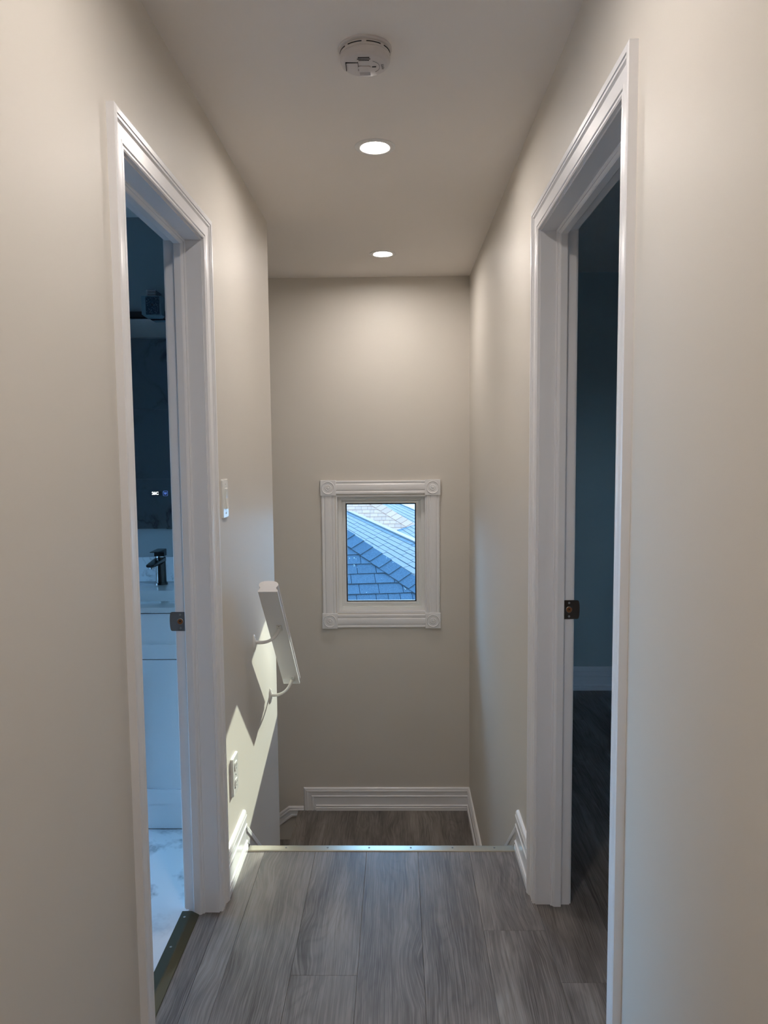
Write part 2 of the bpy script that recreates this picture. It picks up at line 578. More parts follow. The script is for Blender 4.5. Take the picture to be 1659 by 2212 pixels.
while True:
    x0 = -0.118 + (k) * PW
    if x0 > 1.9:
        break
    s0 = starts.get(k, 0.9 + ((k * 0.47) % 1.0) * PL)
    y = s0 - 4 * PL
    while y < RYF:
        a, b = y, y + PL
        y += PL
        # clip to hallway or bedroom
        xa, xb = max(x0, XL + 0.001), min(x0 + PW, 1.9)
        if xb - xa < 0.01:
            continue
        if xa < XR + WT:
            ya, yb = max(a, YB), min(b, YN - 0.012)
        else:
            ya, yb = max(a, RYN), min(b, RYF)
        if xa < XR + WT < xb and b > YN:
            pass
        if yb - ya > 0.02:
            plank(xa, xb, ya, yb, 0.0, fl)
    k += 1
B('plank', 'plank', fl, (1.902, RX1, RYN, RYF, -0.006, 0.0))
B('plank', 'plank', fl, (XR + WT, 0.602, YN, RYF, -0.006, 0.0))

# landing
ld = tag(B('floor_landing', 'sub', None, (-0.60, XR, 3.262, YF, ZL - 0.19, ZL - 0.006)), 'brown-grey plank landing below the small window', 'landing', kind='structure')
x = -0.612
i = 0
while x < XR - 0.01:
    plank(max(x, -0.612), min(x + PW, XR), 3.262, YF, ZL, ld)
    x += PW
    i += 1
# upper short flight and lower flight
st = tag(empty('staircase', (0, 2.9, ZL)), 'plank stairs dropping from the hallway to the landing and turning left below the window', 'stairs', kind='structure')
R1 = 0.18725
for i in range(1, 4):
    y0 = YN + (i - 1) * 0.252
    B('tread', 'plank', st, (XL + 0.001, XR - 0.001, y0, y0 + 0.256, -i * R1 - 0.03, -i * R1), bev=0.003)
for i in range(0, 4):
    y0 = YN + i * 0.252
    B('riser', 'trim', st, (XL + 0.001, XR - 0.001, y0 - 0.012, y0, -(i + 1) * R1, -i * R1 - (0.03 if i else 0.03)))
for i in range(0, 8):
    x1 = -0.60 - i * 0.25
    B('riser', 'trim', st, (x1, x1 + 0.012, YE + 0.006, YF - 0.001, ZL - (i + 1) * R1, ZL - i * R1 - 0.03))
    B('tread', 'plank', st, (x1 - 0.25, x1, YE + 0.006, YF - 0.001, ZL - (i + 1) * R1 - 0.03, ZL - (i + 1) * R1), bev=0.003)
structure('floor_lower', 'plain floor at the foot of the stairs', 'sub', (BX0 - 0.1, XR, YN, YF, -3.1, -3.0), cat='floor')
structure('wall_under_floor', 'wall below the upper floor edge', 'wall', (XL - WT, XR, YN - 0.2, YN - 0.013, -3.0, -0.25))

# bathroom floor tiles
bf = tag(B('floor_bathroom', 'grout', None, (BX0, XL - WT + 0.02, BYN, BYF, -0.25, -0.002), (XL - WT - 0.001, -0.640, LN, LF, -0.2, -0.002)), 'white marble tile floor of the bathroom', 'floor', kind='structure')
x = XL - WT + 0.012
first = True
while x > BX0:
    xa = max(x - 0.6, BX0)
    for y0 in (-0.9, 0.3, 1.5, 2.7):
        ya, yb = max(y0, BYN), min(y0 + 1.2, BYF)
        B('tile', 'marble', bf, (xa + 0.001, x - 0.001, ya + 0.001, yb - 0.001, -0.002, 0.010), bev=0.0008)
    x -= 0.6
B('plank', 'plank', fl, (-0.6145, XL + 0.0005, LN, LF, -0.006, 0.0))
B('underlay', 'sub', fl, (-0.640, XL - 0.03, LN, LF, -0.2, -0.006))
# marble tiles on the wall opposite the mirror
tw = bpy.data.objects['wall_bathroom_near']
for zi in range(4):
    z0 = -0.02 + zi * 0.60
    for xi in range(2):
        xa = XL - WT - 0.002 - (xi + 1) * 1.0
        B('tile', 'marble_dark', tw, (xa + 0.001, xa + 0.999, BYN, BYN + 0.010, z0 + 0.001, min(z0 + 0.599, ZC)))

# ------------------------------------------------------------------ baseboards
BASE = [(0, 0), (0, .016), (.018, .016), (.0225, .0125), (.0265, .0155), (.031, .0155), (.034, .012), (.037, .0105), (.080, .0105), (.084, .0138), (.090, .0138),
        (.093, .011), (.112, .011), (.116, .0138), (.1225, .0138), (.1255, .0118), (.131, .0118), (.137, .009), (.14, .005), (.14, 0)]
def baseboard(name, label, runs, scale=1.0):
    bm = nb()
    pr = [(u * scale, v) for u, v in BASE]
    for p0, p1, V, m0, m1 in runs:
        sweep(bm, pr, p0, p1, (0, 0, 1), V, 0, 0)
    return tag(obj(name, bm, 'trim'), label, 'baseboard', kind='structure')
CW = 0.066
baseboard('baseboard_left', 'white moulded baseboard between the bathroom door casing and the stair edge',
          [((XL, LF + CW + 0.005, 0), (XL, YN + 0.002, 0), (1, 0, 0), 0, 0)], 1.04)
baseboard('baseboard_right', 'white moulded baseboard between the bedroom door casing and the stair edge',
          [((XR, RF + CW + 0.005, 0), (XR, YN + 0.002, 0), (-1, 0, 0), 0, 0)], 1.04)
baseboard('baseboard_bedroom', 'white baseboard at the foot of the dim bedroom wall', [((XR + WT, RYF, 0), (RX1, RYF, 0), (0, -1, 0), 0, 0)])
baseboard('baseboard_hall_near_left', 'white baseboard on the near left hallway wall', [((XL, YB, 0), (XL, LN - CW - 0.005, 0), (1, 0, 0), 0, 0)])
baseboard('baseboard_hall_near_right', 'white baseboard on the near right hallway wall', [((XR, YB, 0), (XR, RN - CW - 0.005, 0), (-1, 0, 0), 0, 0)])
# landing baseboard: far run with a mitred upright return at its left end, right run
LB = tag(empty('baseboard_landing', (0, YF, ZL)), 'white moulded baseboard around the landing under the small window', 'baseboard', kind='structure')
bm = nb()
xl0 = -0.578
h = 0.14
pr = [(h - u, v) for u, v in BASE]       # u measured down from the top edge
va_ = [bm.verts.new((xl0 + min(u, 0.0745), YF - v, ZL + h - u)) for u, v in pr]
vb_ = [bm.verts.new((XR, YF - v, ZL + h - u)) for u, v in pr]
for i in range(len(pr)):
    j = (i + 1) % len(pr)
    bm.faces.new((va_[i], va_[j], vb_[j], vb_[i]))
bm.faces.new(va_); bm.faces.new(vb_)
obj('far_board', bm, 'trim', LB)
bm = nb()
sub = [(0, 0), (0, .005), (.003, .009), (.009, .0118), (.0145, .0118), (.0175, .0138), (.024, .0138), (.028, .011), (.047, .011), (.050, .0138), (.056, .0138), (.060, .0105), (.075, .0105), (.075, 0)]
# clipped so that it ends on the landing: each profile line starts on the mitre (z = top - u)
a, b = [], []
for u, v in sub:
    a.append(bm.verts.new((xl0 + u, YF - v - 0.0002, ZL + h - u)))
    b.append(bm.verts.new((xl0 + u, YF - v - 0.0002, ZL)))
n = len(sub)
for i in range(n):
    j = (i + 1) % n
    bm.faces.new((a[i], a[j], b[j], b[i]))
bm.faces.new(a)
bm.faces.new(b)
obj('return_board', bm, 'trim', LB)
bm = nb()
sweep(bm, BASE, (XR, 3.262, ZL), (XR, YF, ZL), (0, 0, 1), (-1, 0, 0))
obj('side_board', bm, 'trim', LB)
# skirting of the lower flight on the far wall: short level piece, then sloping down to the left
SK = [(0, 0), (0, .012), (.010, .012), (.013, .010), (.030, .010), (.034, .0125), (.040, .0125), (.043, .009), (.052, .009), (.058, .005), (.060, 0)]
tr = tag(empty('trim_1', (-0.65, YF, ZL)), 'white skirting strip beside the lower flight, bending down to the left', 'trim', kind='structure')
bm = nb()
sweep(bm, SK, (-0.650, YF, ZL - 0.037), (xl0 - 0.001, YF, ZL - 0.037), (0, 0, 1), (0, -1, 0), -0.334, 0)
obj('level_piece', bm, 'trim', tr)
ang = math.radians(37)
bm = nb()
d = Vector((-math.cos(ang), 0, -math.sin(ang)))
U = Vector((-math.sin(ang), 0, math.cos(ang)))
p0 = Vector((-0.650, YF, ZL - 0.037))
sweep(bm, SK, p0, p0 + d * 2.2, U, (0, -1, 0), -0.33, 0)
obj('sloping_piece', bm, 'trim', tr)
# sloping skirts beside the upper flight
for side, nm, lab in ((1, 'trim_2', 'white stair skirting running down from the left baseboard end'), (-1, 'trim_3', 'white stair skirting running down from the right baseboard end')):
    xw = XL if side == 1 else XR
    bm = nb()
    sa = math.radians(40)
    d = Vector((0, math.cos(sa), -math.sin(sa)))
    U = Vector((0, math.sin(sa), math.cos(sa)))
    sweep(bm, BASE, (xw, YN + 0.004, -0.085), Vector((xw, YN + 0.004, -0.085)) + d * 0.99, U, (side, 0, 0), -math.tan(sa), 0)
    tag(obj(nm, bm, 'trim'), lab, 'trim', kind='structure')

# ------------------------------------------------------------------ door frames
CAS = [(0, 0), (0, .007), (.003, .0092), (.007, .0092), (.009, .0070), (.011, .0102), (.015, .0102), (.0165, .0094), (.030, .0096), (.042, .0100), (.044, .0118), (.046, .0142),
       (.051, .0146), (.052, .0168), (.062, .0176), (.066, .0160), (.066, 0)]
def doorframe(name, label, xw, s, yn, yf, zh, plate_mat, plate_y_x, plate_z):
    """xw hall wall face, s = +1 when the hall lies on +x of the wall (left wall)"""
    r = tag(empty(name, (xw, (yn + yf) / 2, 0)), label, 'door frame', kind='structure')
    xb = xw - s * WT
    rev = 0.005
    for face, sg in ((xw, s), (xb, -0.65 * s)):
        V = (sg, 0, 0)
        for nm, ye, dr in (('casing', yn - rev, -1), ('casing', yf + rev, 1)):
            bm = nb()
            sweep(bm, CAS, (face, ye, 0.0), (face, ye, zh + rev), (0, dr, 0), V, 0, 1.0)
            obj(nm, bm, 'trim', r)
        bm = nb()
        sweep(bm, CAS, (face, yn - rev, zh + rev), (face, yf + rev, zh + rev), (0, 0, 1), V, -1.0, 1.0)
        obj('head_casing', bm, 'trim', r)
    x0, x1 = min(xw, xb), max(xw, xb)
    B('jamb', 'trim', r, (x0, x1, yn - JT, yn, 0.0, zh + JT))
    B('jamb', 'trim', r, (x0, x1, yf, yf + JT, 0.0, zh + JT))
    B('head_jamb', 'trim', r, (x0, x1, yn, yf, zh, zh + JT))
    # stop moulding: from 0.044 to 0.076 behind the hall face, moulded on the hall side
    st_prof = [(0, 0), (0, .003), (.003, .006), (.005, .0055), (.009, .0105), (.012, .012), (.030, .012), (.032, .011), (.032, 0)]
    xs = xw - s * 0.044
    U = (-s, 0, 0)
    bm = nb(); sweep(bm, st_prof, (xs, yn, 0.0), (xs, yn, zh), U, (0, 1, 0)); obj('stop', bm, 'trim', r)
    bm = nb(); sweep(bm, st_prof, (xs, yf, 0.0), (xs, yf, zh), U, (0, -1, 0)); obj('stop', bm, 'trim', r)
    bm = nb(); sweep(bm, st_prof, (xs, yn, zh), (xs, yf, zh), U, (0, 0, -1)); obj('head_stop', bm, 'trim', r)
    # strike plate on the far jamb
    xp0, xp1 = plate_y_x
    hz = 0.0285
    bm = nb()
    lip = 0.008
    n = 10
    yo = yf - 0.0018
    pts = [(xp0, -hz), (xp0, hz)]
    top = []
    for q in range(13):
        t = PI / 2 - PI * q / 12
        top.append((xp1 - s * lip * math.cos(t) ** 0.5 if math.cos(t) > 1e-6 else xp1, hz * math.sin(t)))
    outline = pts + top
    vs = []
    for i, (xx, zz) in enumerate(outline):
        curl = 0.0 if i < 2 else max(0.0, abs(xx - xp1)) * 0.5
        vs.append(Vector((xx, yo - curl * 0.0, plate_z + zz)))
    poly_prism(bm, vs, (0, 0.0018, 0))
    pl = obj('strike_plate', bm, plate_mat, r)
    cx = xp0 + (xp1 - xp0) * 0.40
    bm = nb(); lathe(bm, [(0.0, 0.0), (0.0085, 0.0), (0.0095, 0.0006), (0.0095, 0.0016), (0.0, 0.0016)], (cx, yo - 0.0010, plate_z), 'Y', 24); obj('latch_rim', bm, 'screw', pl)
    bm = nb(); lathe(bm, [(0.0, 0.0), (0.0083, 0.0), (0.0083, 0.001), (0.0, 0.001)], (cx, yo - 0.0014, plate_z), 'Y', 24); obj('latch_hole', bm, 'hole', pl)
    bm = nb(); lathe(bm, [(0.0, 0.0), (0.0028, 0.0), (0.0028, 0.0008), (0.0, 0.0008)], (cx, yo - 0.0017, plate_z + 0.001), 'Y', 16); obj('pilot_hole', bm, 'black', pl)
    for dz in (0.0205, -0.0205):
        bm = nb(); lathe(bm, [(0.0, 0.0), (0.0030, 0.0003), (0.0042, 0.0016), (0.0, 0.0016)], (cx, yo - 0.0008, plate_z + dz), 'Y', 18); obj('screw', bm, 'screw', pl)
    return r
doorframe('door_1', 'white moulded door frame of the blue-lit bathroom doorway', XL, 1, LN, LF, LH, 'steel', (-0.631, -0.6695), 0.906)
doorframe('door_2', 'white moulded door frame of the dark bedroom doorway', XR, -1, RN, RF, RH, 'darkbronze', (0.4945, 0.5335), 0.926)

d2 = bpy.data.objects['door_2']
lf = B('unseen_door_leaf', 'trim', d2, (XR + WT + 0.004, XR + WT + 0.004 + 0.782, RN - 0.036, RN - 0.001, 0.012, RH - 0.004), bev=0.002)  # out of view; added standing open to keep bedroom window light off the far jamb
for zz0, zz1 in ((0.20, 0.95), (1.10, 1.86)):
    for xx0 in (0.11, 0.43):
        ring_x = XR + WT + 0.004 + xx0
        B('panel_mould', 'trim', lf, (ring_x, ring_x + 0.24, RN - 0.0012, RN + 0.004, zz0, zz0 + 0.02), (ring_x, ring_x + 0.24, RN - 0.0012, RN + 0.004, zz1 - 0.02, zz1),
          (ring_x, ring_x + 0.02, RN - 0.0012, RN + 0.004, zz0, zz1), (ring_x + 0.22, ring_x + 0.24, RN - 0.0012, RN + 0.004, zz0, zz1))
bm = nb(); lathe(bm, [(0.0, 0.0), (0.026, 0.0), (0.026, 0.004), (0.010, 0.010), (0.010, 0.028), (0.024, 0.036), (0.027, 0.048), (0.020, 0.058), (0.0, 0.060)], (XR + WT + 0.72, RN - 0.001, 0.926), 'Y', 28); obj('knob', bm, 'darkbronze', lf, smooth=40)
# metal strips ------------------------------------------------------
tn = tag(empty('threshold_strip', (XL - 0.08, 1.85, 0)), 'olive bronze metal threshold strip between bathroom tiles and hallway planks', 'threshold')
bm = nb()
prof = [(-0.665, 0.006), (-0.665, 0.0125), (-0.638, 0.0130), (-0.634, 0.0122), (-0.615, 0.0022), (-0.613, 0.0), (-0.613, -0.002), (-0.640, -0.002)]
sweep(bm, [(x, z) for x, z in prof], (0, LN + 0.0005, 0), (0, LF - 0.0125, 0), (1, 0, 0), (0, 0, 1))
obj('strip', bm, 'bronze', tn)
for yy in (1.62, 1.80, 1.97, 2.105):
    bm = nb(); lathe(bm, [(0.0, 0.0011), (0.0026, 0.0009), (0.0036, 0.0)], (-0.650, yy, 0.0128), 'Z', 16); obj('screw', bm, 'screw', tn)
ns = tag(empty('stair_nosing', (0, YN, 0)), 'champagne aluminium nosing strip along the edge of the top step', 'nosing')
bm = nb()
prof = [(YN - 0.013, 0.0), (YN - 0.012, 0.0022), (YN - 0.008, 0.0028), (YN + 0.020, 0.0030), (YN + 0.024, 0.0022), (YN + 0.025, -0.0005), (YN + 0.025, -0.026), (YN + 0.0225, -0.026), (YN + 0.0225, -0.002), (YN - 0.013, -0.002)]
sweep(bm, prof, (XL + 0.0165, 0, 0), (XR - 0.0165, 0, 0), (0, 1, 0), (0, 0, 1))
obj('strip', bm, 'alu', ns)
for i in range(6):
    xx = -0.405 + i * 0.1475
    bm = nb(); lathe(bm, [(0.0, 0.0006), (0.0028, 0.0010), (0.0036, 0.0)], (xx, YN + 0.008, 0.0029), 'Z', 16); obj('screw', bm, 'steel', ns)

# ------------------------------------------------------------------ stair window
win = tag(empty('window_1', (-0.1, YF, 0.36)), 'small white-trimmed stair window with round rosette corner blocks', 'window', kind='structure')
OX0, OX1, OZ0, OZ1 = -0.448, 0.248, 0.364, 1.238
BK = 0.090
WC = [(0.004, 0), (0.004, .010), (.007, .013), (.013, .013), (.016, .0105), (.022, .0105), (.026, .0135), (.036, .0145), (.046, .0145), (.056, .0135), (.060, .0105), (.066, .0105), (.069, .013), (.079, .013), (.083, .010), (.083, 0)]
def wboard(p0, p1, U):
    bm = nb(); sweep(bm, WC, p0, p1, U, (0, -1, 0)); return obj('casing_board', bm, 'trim', win)
wboard((OX0 + BK, YF, OZ1), (OX1 - BK, YF, OZ1), (0, 0, -1))
wboard((OX0 + BK, YF, OZ0), (OX1 - BK, YF, OZ0), (0, 0, 1))
wboard((OX0, YF, OZ0 + BK), (OX0, YF, OZ1 - BK), (1, 0, 0))
wboard((OX1, YF, OZ0 + BK), (OX1, YF, OZ1 - BK), (-1, 0, 0))
ROS = [(0.0, 0.0030), (0.0075, 0.0030), (0.009, 0.0015), (0.0105, -0.0005), (0.012, 0.0005), (0.014, 0.0025), (0.016, 0.0020), (0.020, -0.0020), (0.026, -0.0030), (0.031, -0.0012), (0.0335, 0.0018), (0.036, 0.0022), (0.038, 0.0008), (0.0385, -0.004)]
for bx in (OX0, OX1 - BK):
    for bz in (OZ0, OZ1 - BK):
        c = B('corner_block', 'trim', win, (bx, bx + BK, YF - 0.020, YF, bz, bz + BK), bev=0.0015)
        bm = nb()
        lathe(bm, [(r, h) for r, h in ROS], (bx + BK / 2, YF - 0.0215, bz + BK / 2), 'Y', 48, sign=-1)
        obj('rosette', bm, 'trim', c, smooth=50)
# liner of the opening, vinyl frame, sash, gasket, pane
def ring(name, mat, parent, x0, x1, z0, z1, t, y0, y1, bev=0.0, tb=None):
    tb = tb if tb is not None else t
    return B(name, mat, parent, (x0, x0 + t, y0, y1, z0, z1), (x1 - t, x1, y0, y1, z0, z1), (x0 + t, x1 - t, y0, y1, z1 - t, z1), (x0 + t, x1 - t, y0, y1, z0, z0 + tb), bev=bev)
ring('liner', 'trim', win, WX0, WX1, WZ0, WZ1, 0.010, YF - 0.002, YF + 0.075)
GX0, GX1, GZ0, GZ1 = -0.306, 0.1065, 0.5125, 1.0970
fr_ = ring('frame', 'vinyl', win, WX0 + 0.010, WX1 - 0.010, WZ0 + 0.010, WZ1 - 0.010, 0.022, YF + 0.035, YF + 0.15, bev=0.0015)
sa_ = B('sash', 'vinyl', win, (WX0 + 0.028, GX0 - 0.001, YF + 0.050, YF + 0.068, WZ0 + 0.028, WZ1 - 0.028), (GX1 + 0.001, WX1 - 0.028, YF + 0.050, YF + 0.068, WZ0 + 0.028, WZ1 - 0.028),
       (GX0 - 0.001, GX1 + 0.001, YF + 0.050, YF + 0.068, WZ0 + 0.028, GZ0 - 0.001), (GX0 - 0.001, GX1 + 0.001, YF + 0.050, YF + 0.068, GZ1 + 0.001, WZ1 - 0.028))
ring('glazing_bead', 'vinyl', sa_, GX0 - 0.014, GX1 + 0.014, GZ0 - 0.014, GZ1 + 0.014, 0.0125, YF + 0.044, YF + 0.06, bev=0.002)
ring('gasket', 'gasket', sa_, GX0 - 0.003, GX1 + 0.003, GZ0 - 0.003, GZ1 + 0.003, 0.0085, YF + 0.052, YF + 0.067)
B('pane', 'glass', sa_, (GX0, GX1, YF + 0.0605, YF + 0.0635, GZ0, GZ1))
B('frame_back', 'vinyl', fr_, (WX0 + 0.012, GX0 - 0.022, YF + 0.066, YF + 0.145, WZ0 + 0.012, WZ1 - 0.012), (GX1 + 0.022, WX1 - 0.012, YF + 0.066, YF + 0.145, WZ0 + 0.012, WZ1 - 0.012),
  (GX0 - 0.022, GX1 + 0.022, YF + 0.066, YF + 0.145, WZ0 + 0.012, GZ0 - 0.028), (GX0 - 0.022, GX1 + 0.022, YF + 0.066, YF + 0.145, GZ1 + 0.012, WZ1 - 0.012))
# plain windows that light the two side rooms
for nm, lab, (x0, x1, y0, y1, z0, z1) in (('window_2', 'bathroom daylight window in the outer wall', (BX0 - 0.075, BX0 - 0.03, BWY0, BWY1, BWZ0, BWZ1)),):
    wn_ = tag(empty(nm, (x0, y0, z0)), lab, 'window', kind='structure')
    t = 0.04
    B('frame', 'vinyl', wn_, (x0, x1, y0, y0 + t, z0, z1), (x0, x1, y1 - t, y1, z0, z1), (x0, x1, y0, y1, z0, z0 + t), (x0, x1, y0, y1, z1 - t, z1))
    B('pane', 'glass', wn_, (x0 + 0.02, x0 + 0.024, y0 + t, y1 - t, z0 + t, z1 - t))
wn_ = tag(empty('window_3', (DWX0, RYN - 0.05, DWZ0)), 'small bedroom window', 'window', kind='structure')
B('frame', 'vinyl', wn_, (DWX0, DWX0 + .04, RYN - .075, RYN - .03, DWZ0, DWZ1), (DWX1 - .04, DWX1, RYN - .075, RYN - .03, DWZ0, DWZ1), (DWX0, DWX1, RYN - .075, RYN - .03, DWZ0, DWZ0 + .04), (DWX0, DWX1, RYN - .075, RYN - .03, DWZ1 - .04, DWZ1))
B('pane', 'glass', wn_, (DWX0 + .04, DWX1 - .04, RYN - .055, RYN - .05, DWZ0 + .04, DWZ1 - .04))

# ------------------------------------------------------------------ pot lights
def pot(x, y, label):
    r = tag(empty('ceiling_light', (x, y, ZC)), label, 'ceiling light', 'recessed ceiling lights')
    bm = nb()
    # trim ring under the ceiling plus the tapered reflector going up
    lathe(bm, [(0.066, 0.0), (0.066, -0.002), (0.0635, -0.0042), (0.050, -0.0046), (0.0462, -0.0036), (0.0452, -0.0025), (0.0452, 0.024), (0.0457, 0.024), (0.0457, 0.0), (0.066, 0.0)], (x, y, ZC), 'Z', 56, cap=False)
    obj('trim_ring', bm, 'plastic', r, smooth=40)
    bm = nb()
    lathe(bm, [(0.0, 0.0008), (0.0449, 0.0008), (0.0449, 0.0130), (0.0, 0.0130)], (x, y, ZC), 'Z', 48)
    obj('lens', bm, 'lens', r, smooth=40)
    return r
pot(*POTS[0], 'lit recessed ceiling light between the smoke alarm and the stair edge')
pot(*POTS[1], 'lit recessed ceiling light above the landing, next to the window wall')
pot(*POTS[2], 'lit recessed ceiling light in the hallway before the two doors')
pot(*POTS[3], 'lit recessed ceiling light at the closed hallway end')

# ------------------------------------------------------------------ smoke alarm
SX, SY = -0.072, 1.905
sm = tag(empty('smoke_alarm', (SX, SY, ZC)), 'round white smoke alarm on the hallway ceiling', 'smoke alarm')
bm = nb(); lathe(bm, [(0.0, 0.0), (0.0660, 0.0), (0.0660, -0.004), (0.0640, -0.0055), (0.0, -0.0055)], (SX, SY, ZC), 'Z', 64); obj('base_plate', bm, 'alarm', sm, smooth=40)
bm = nb()
lathe(bm, [(0.0, -0.005), (0.0585, -0.005), (0.0585, -0.0065), (0.0605, -0.0075), (0.0615, -0.018), (0.0605, -0.019), (0.0605, -0.020), (0.0615, -0.021), (0.0610, -0.030), (0.058, -0.0365), (0.052, -0.0405), (0.0, -0.0425)], (SX, SY, ZC), 'Z', 72)
body = obj('body', bm, 'alarm', sm, smooth=35)
def arc_slot(a0, a1, r, z0, z1):
    bm = nb()
    n = 14
    for i in range(n):
        t0 = a0 + (a1 - a0) * i / n
        t1 = a0 + (a1 - a0) * (i + 1) / n
        p = [Vector((SX + rr * math.cos(t), SY + rr * math.sin(t), ZC + z)) for rr, t, z in ((r, t0, z0), (r, t1, z0), (r, t1, z1), (r, t0, z1))]
        q = [Vector((SX + (r - 0.004) * math.cos(t), SY + (r - 0.004) * math.sin(t), ZC + z)) for t, z in ((t0, z0), (t1, z0), (t1, z1), (t0, z1))]
        a = [bm.verts.new(v) for v in p]
        b = [bm.verts.new(v) for v in q]
        bm.faces.new(a)
        bm.faces.new(list(reversed(b)))
        for k in range(4):
            bm.faces.new((a[k], b[k], b[(k + 1) % 4], a[(k + 1) % 4]))
    bmesh.ops.remove_doubles(bm, verts=bm.verts[:], dist=1e-6)
    return obj('vent_slot', bm, 'black', body)
for c in range(8):
    a = -PI / 2 + PI / 8 + c * PI / 4
    arc_slot(a - 0.30, a + 0.30, 0.0619, -0.0135, -0.0115)
ZS = ZC - 0.0424
def flat(name, mat, parent, pts, z0, z1):
    bm = nb(); poly_prism(bm, [(SX + x, SY + y, ZS + z0) for x, y in pts], (0, 0, z1 - z0)); return obj(name, bm, mat, parent)
def bar(name, mat, parent, x0, y0, x1, y1, wd, z0=-0.0006, z1=0.003):
    d = Vector((x1 - x0, y1 - y0)).normalized()
    nn = Vector((-d.y, d.x)) * wd / 2
    return flat(name, mat, parent, [(x0 + nn.x, y0 + nn.y), (x1 + nn.x, y1 + nn.y), (x1 - nn.x, y1 - nn.y), (x0 - nn.x, y0 - nn.y)], z0, z1)
# battery door seams
bar('battery_door_seam', 'black', body, -0.047, -0.020, -0.047, 0.018, 0.0009, -0.0004)
bar('battery_door_seam', 'black', body, -0.017, -0.023, -0.017, 0.018, 0.0009, -0.0004)
bar('battery_door_seam', 'black', body, -0.047, -0.020, -0.017, -0.020, 0.0009, -0.0004)
pill = [(-0.002 + 0.013 * math.copysign(1, math.cos(t)) * 0 + (0.009 if math.cos(t) > 0 else -0.009) + 0.007 * math.cos(t), 0.0065 * math.sin(t)) for t in [2 * PI * i / 28 for i in range(28)]]
flat('test_button', 'alarm', body, pill, -0.0022, 0.002)
bar('indicator_light', 'black', body, 0.017, 0.0, 0.027, 0.0, 0.0022, -0.0006)
for q, (hw, yy) in enumerate(((0.016, -0.036), (0.014, -0.0425), (0.013, -0.030))):
    bar('sounder_slot', 'black', body, -0.002 - hw, yy, -0.002 + hw, yy, 0.0012, 0.0000 if q else 0.0001, 0.004)
for yy in (0.030, 0.0345, 0.039):
    bar('raised_rib', 'alarm', body, -0.014, yy, 0.012, yy, 0.0018, -0.0009)
arc = [(0.030 * math.cos(t), 0.030 * math.sin(t)) for t in [-1.1 + 2.0 * i / 16 for i in range(17)]]
bm = nb(); tube(bm, [(SX + 0.006 + x, SY + y, ZS - 0.0002) for x, y in arc], 0.0005, 6); obj('panel_groove', bm, 'steel', body)
mt = Matrix.Translation((SX + 0.043, SY + 0.002, ZS + 0.0007)) @ Matrix.Rotation(PI, 4, 'X') @ Matrix.Rotation(math.radians(-84), 4, 'Z')
text_mesh('embossed_mark', 'Kidde', 0.010, 0.0003, 'alarm_mark', body, mt)

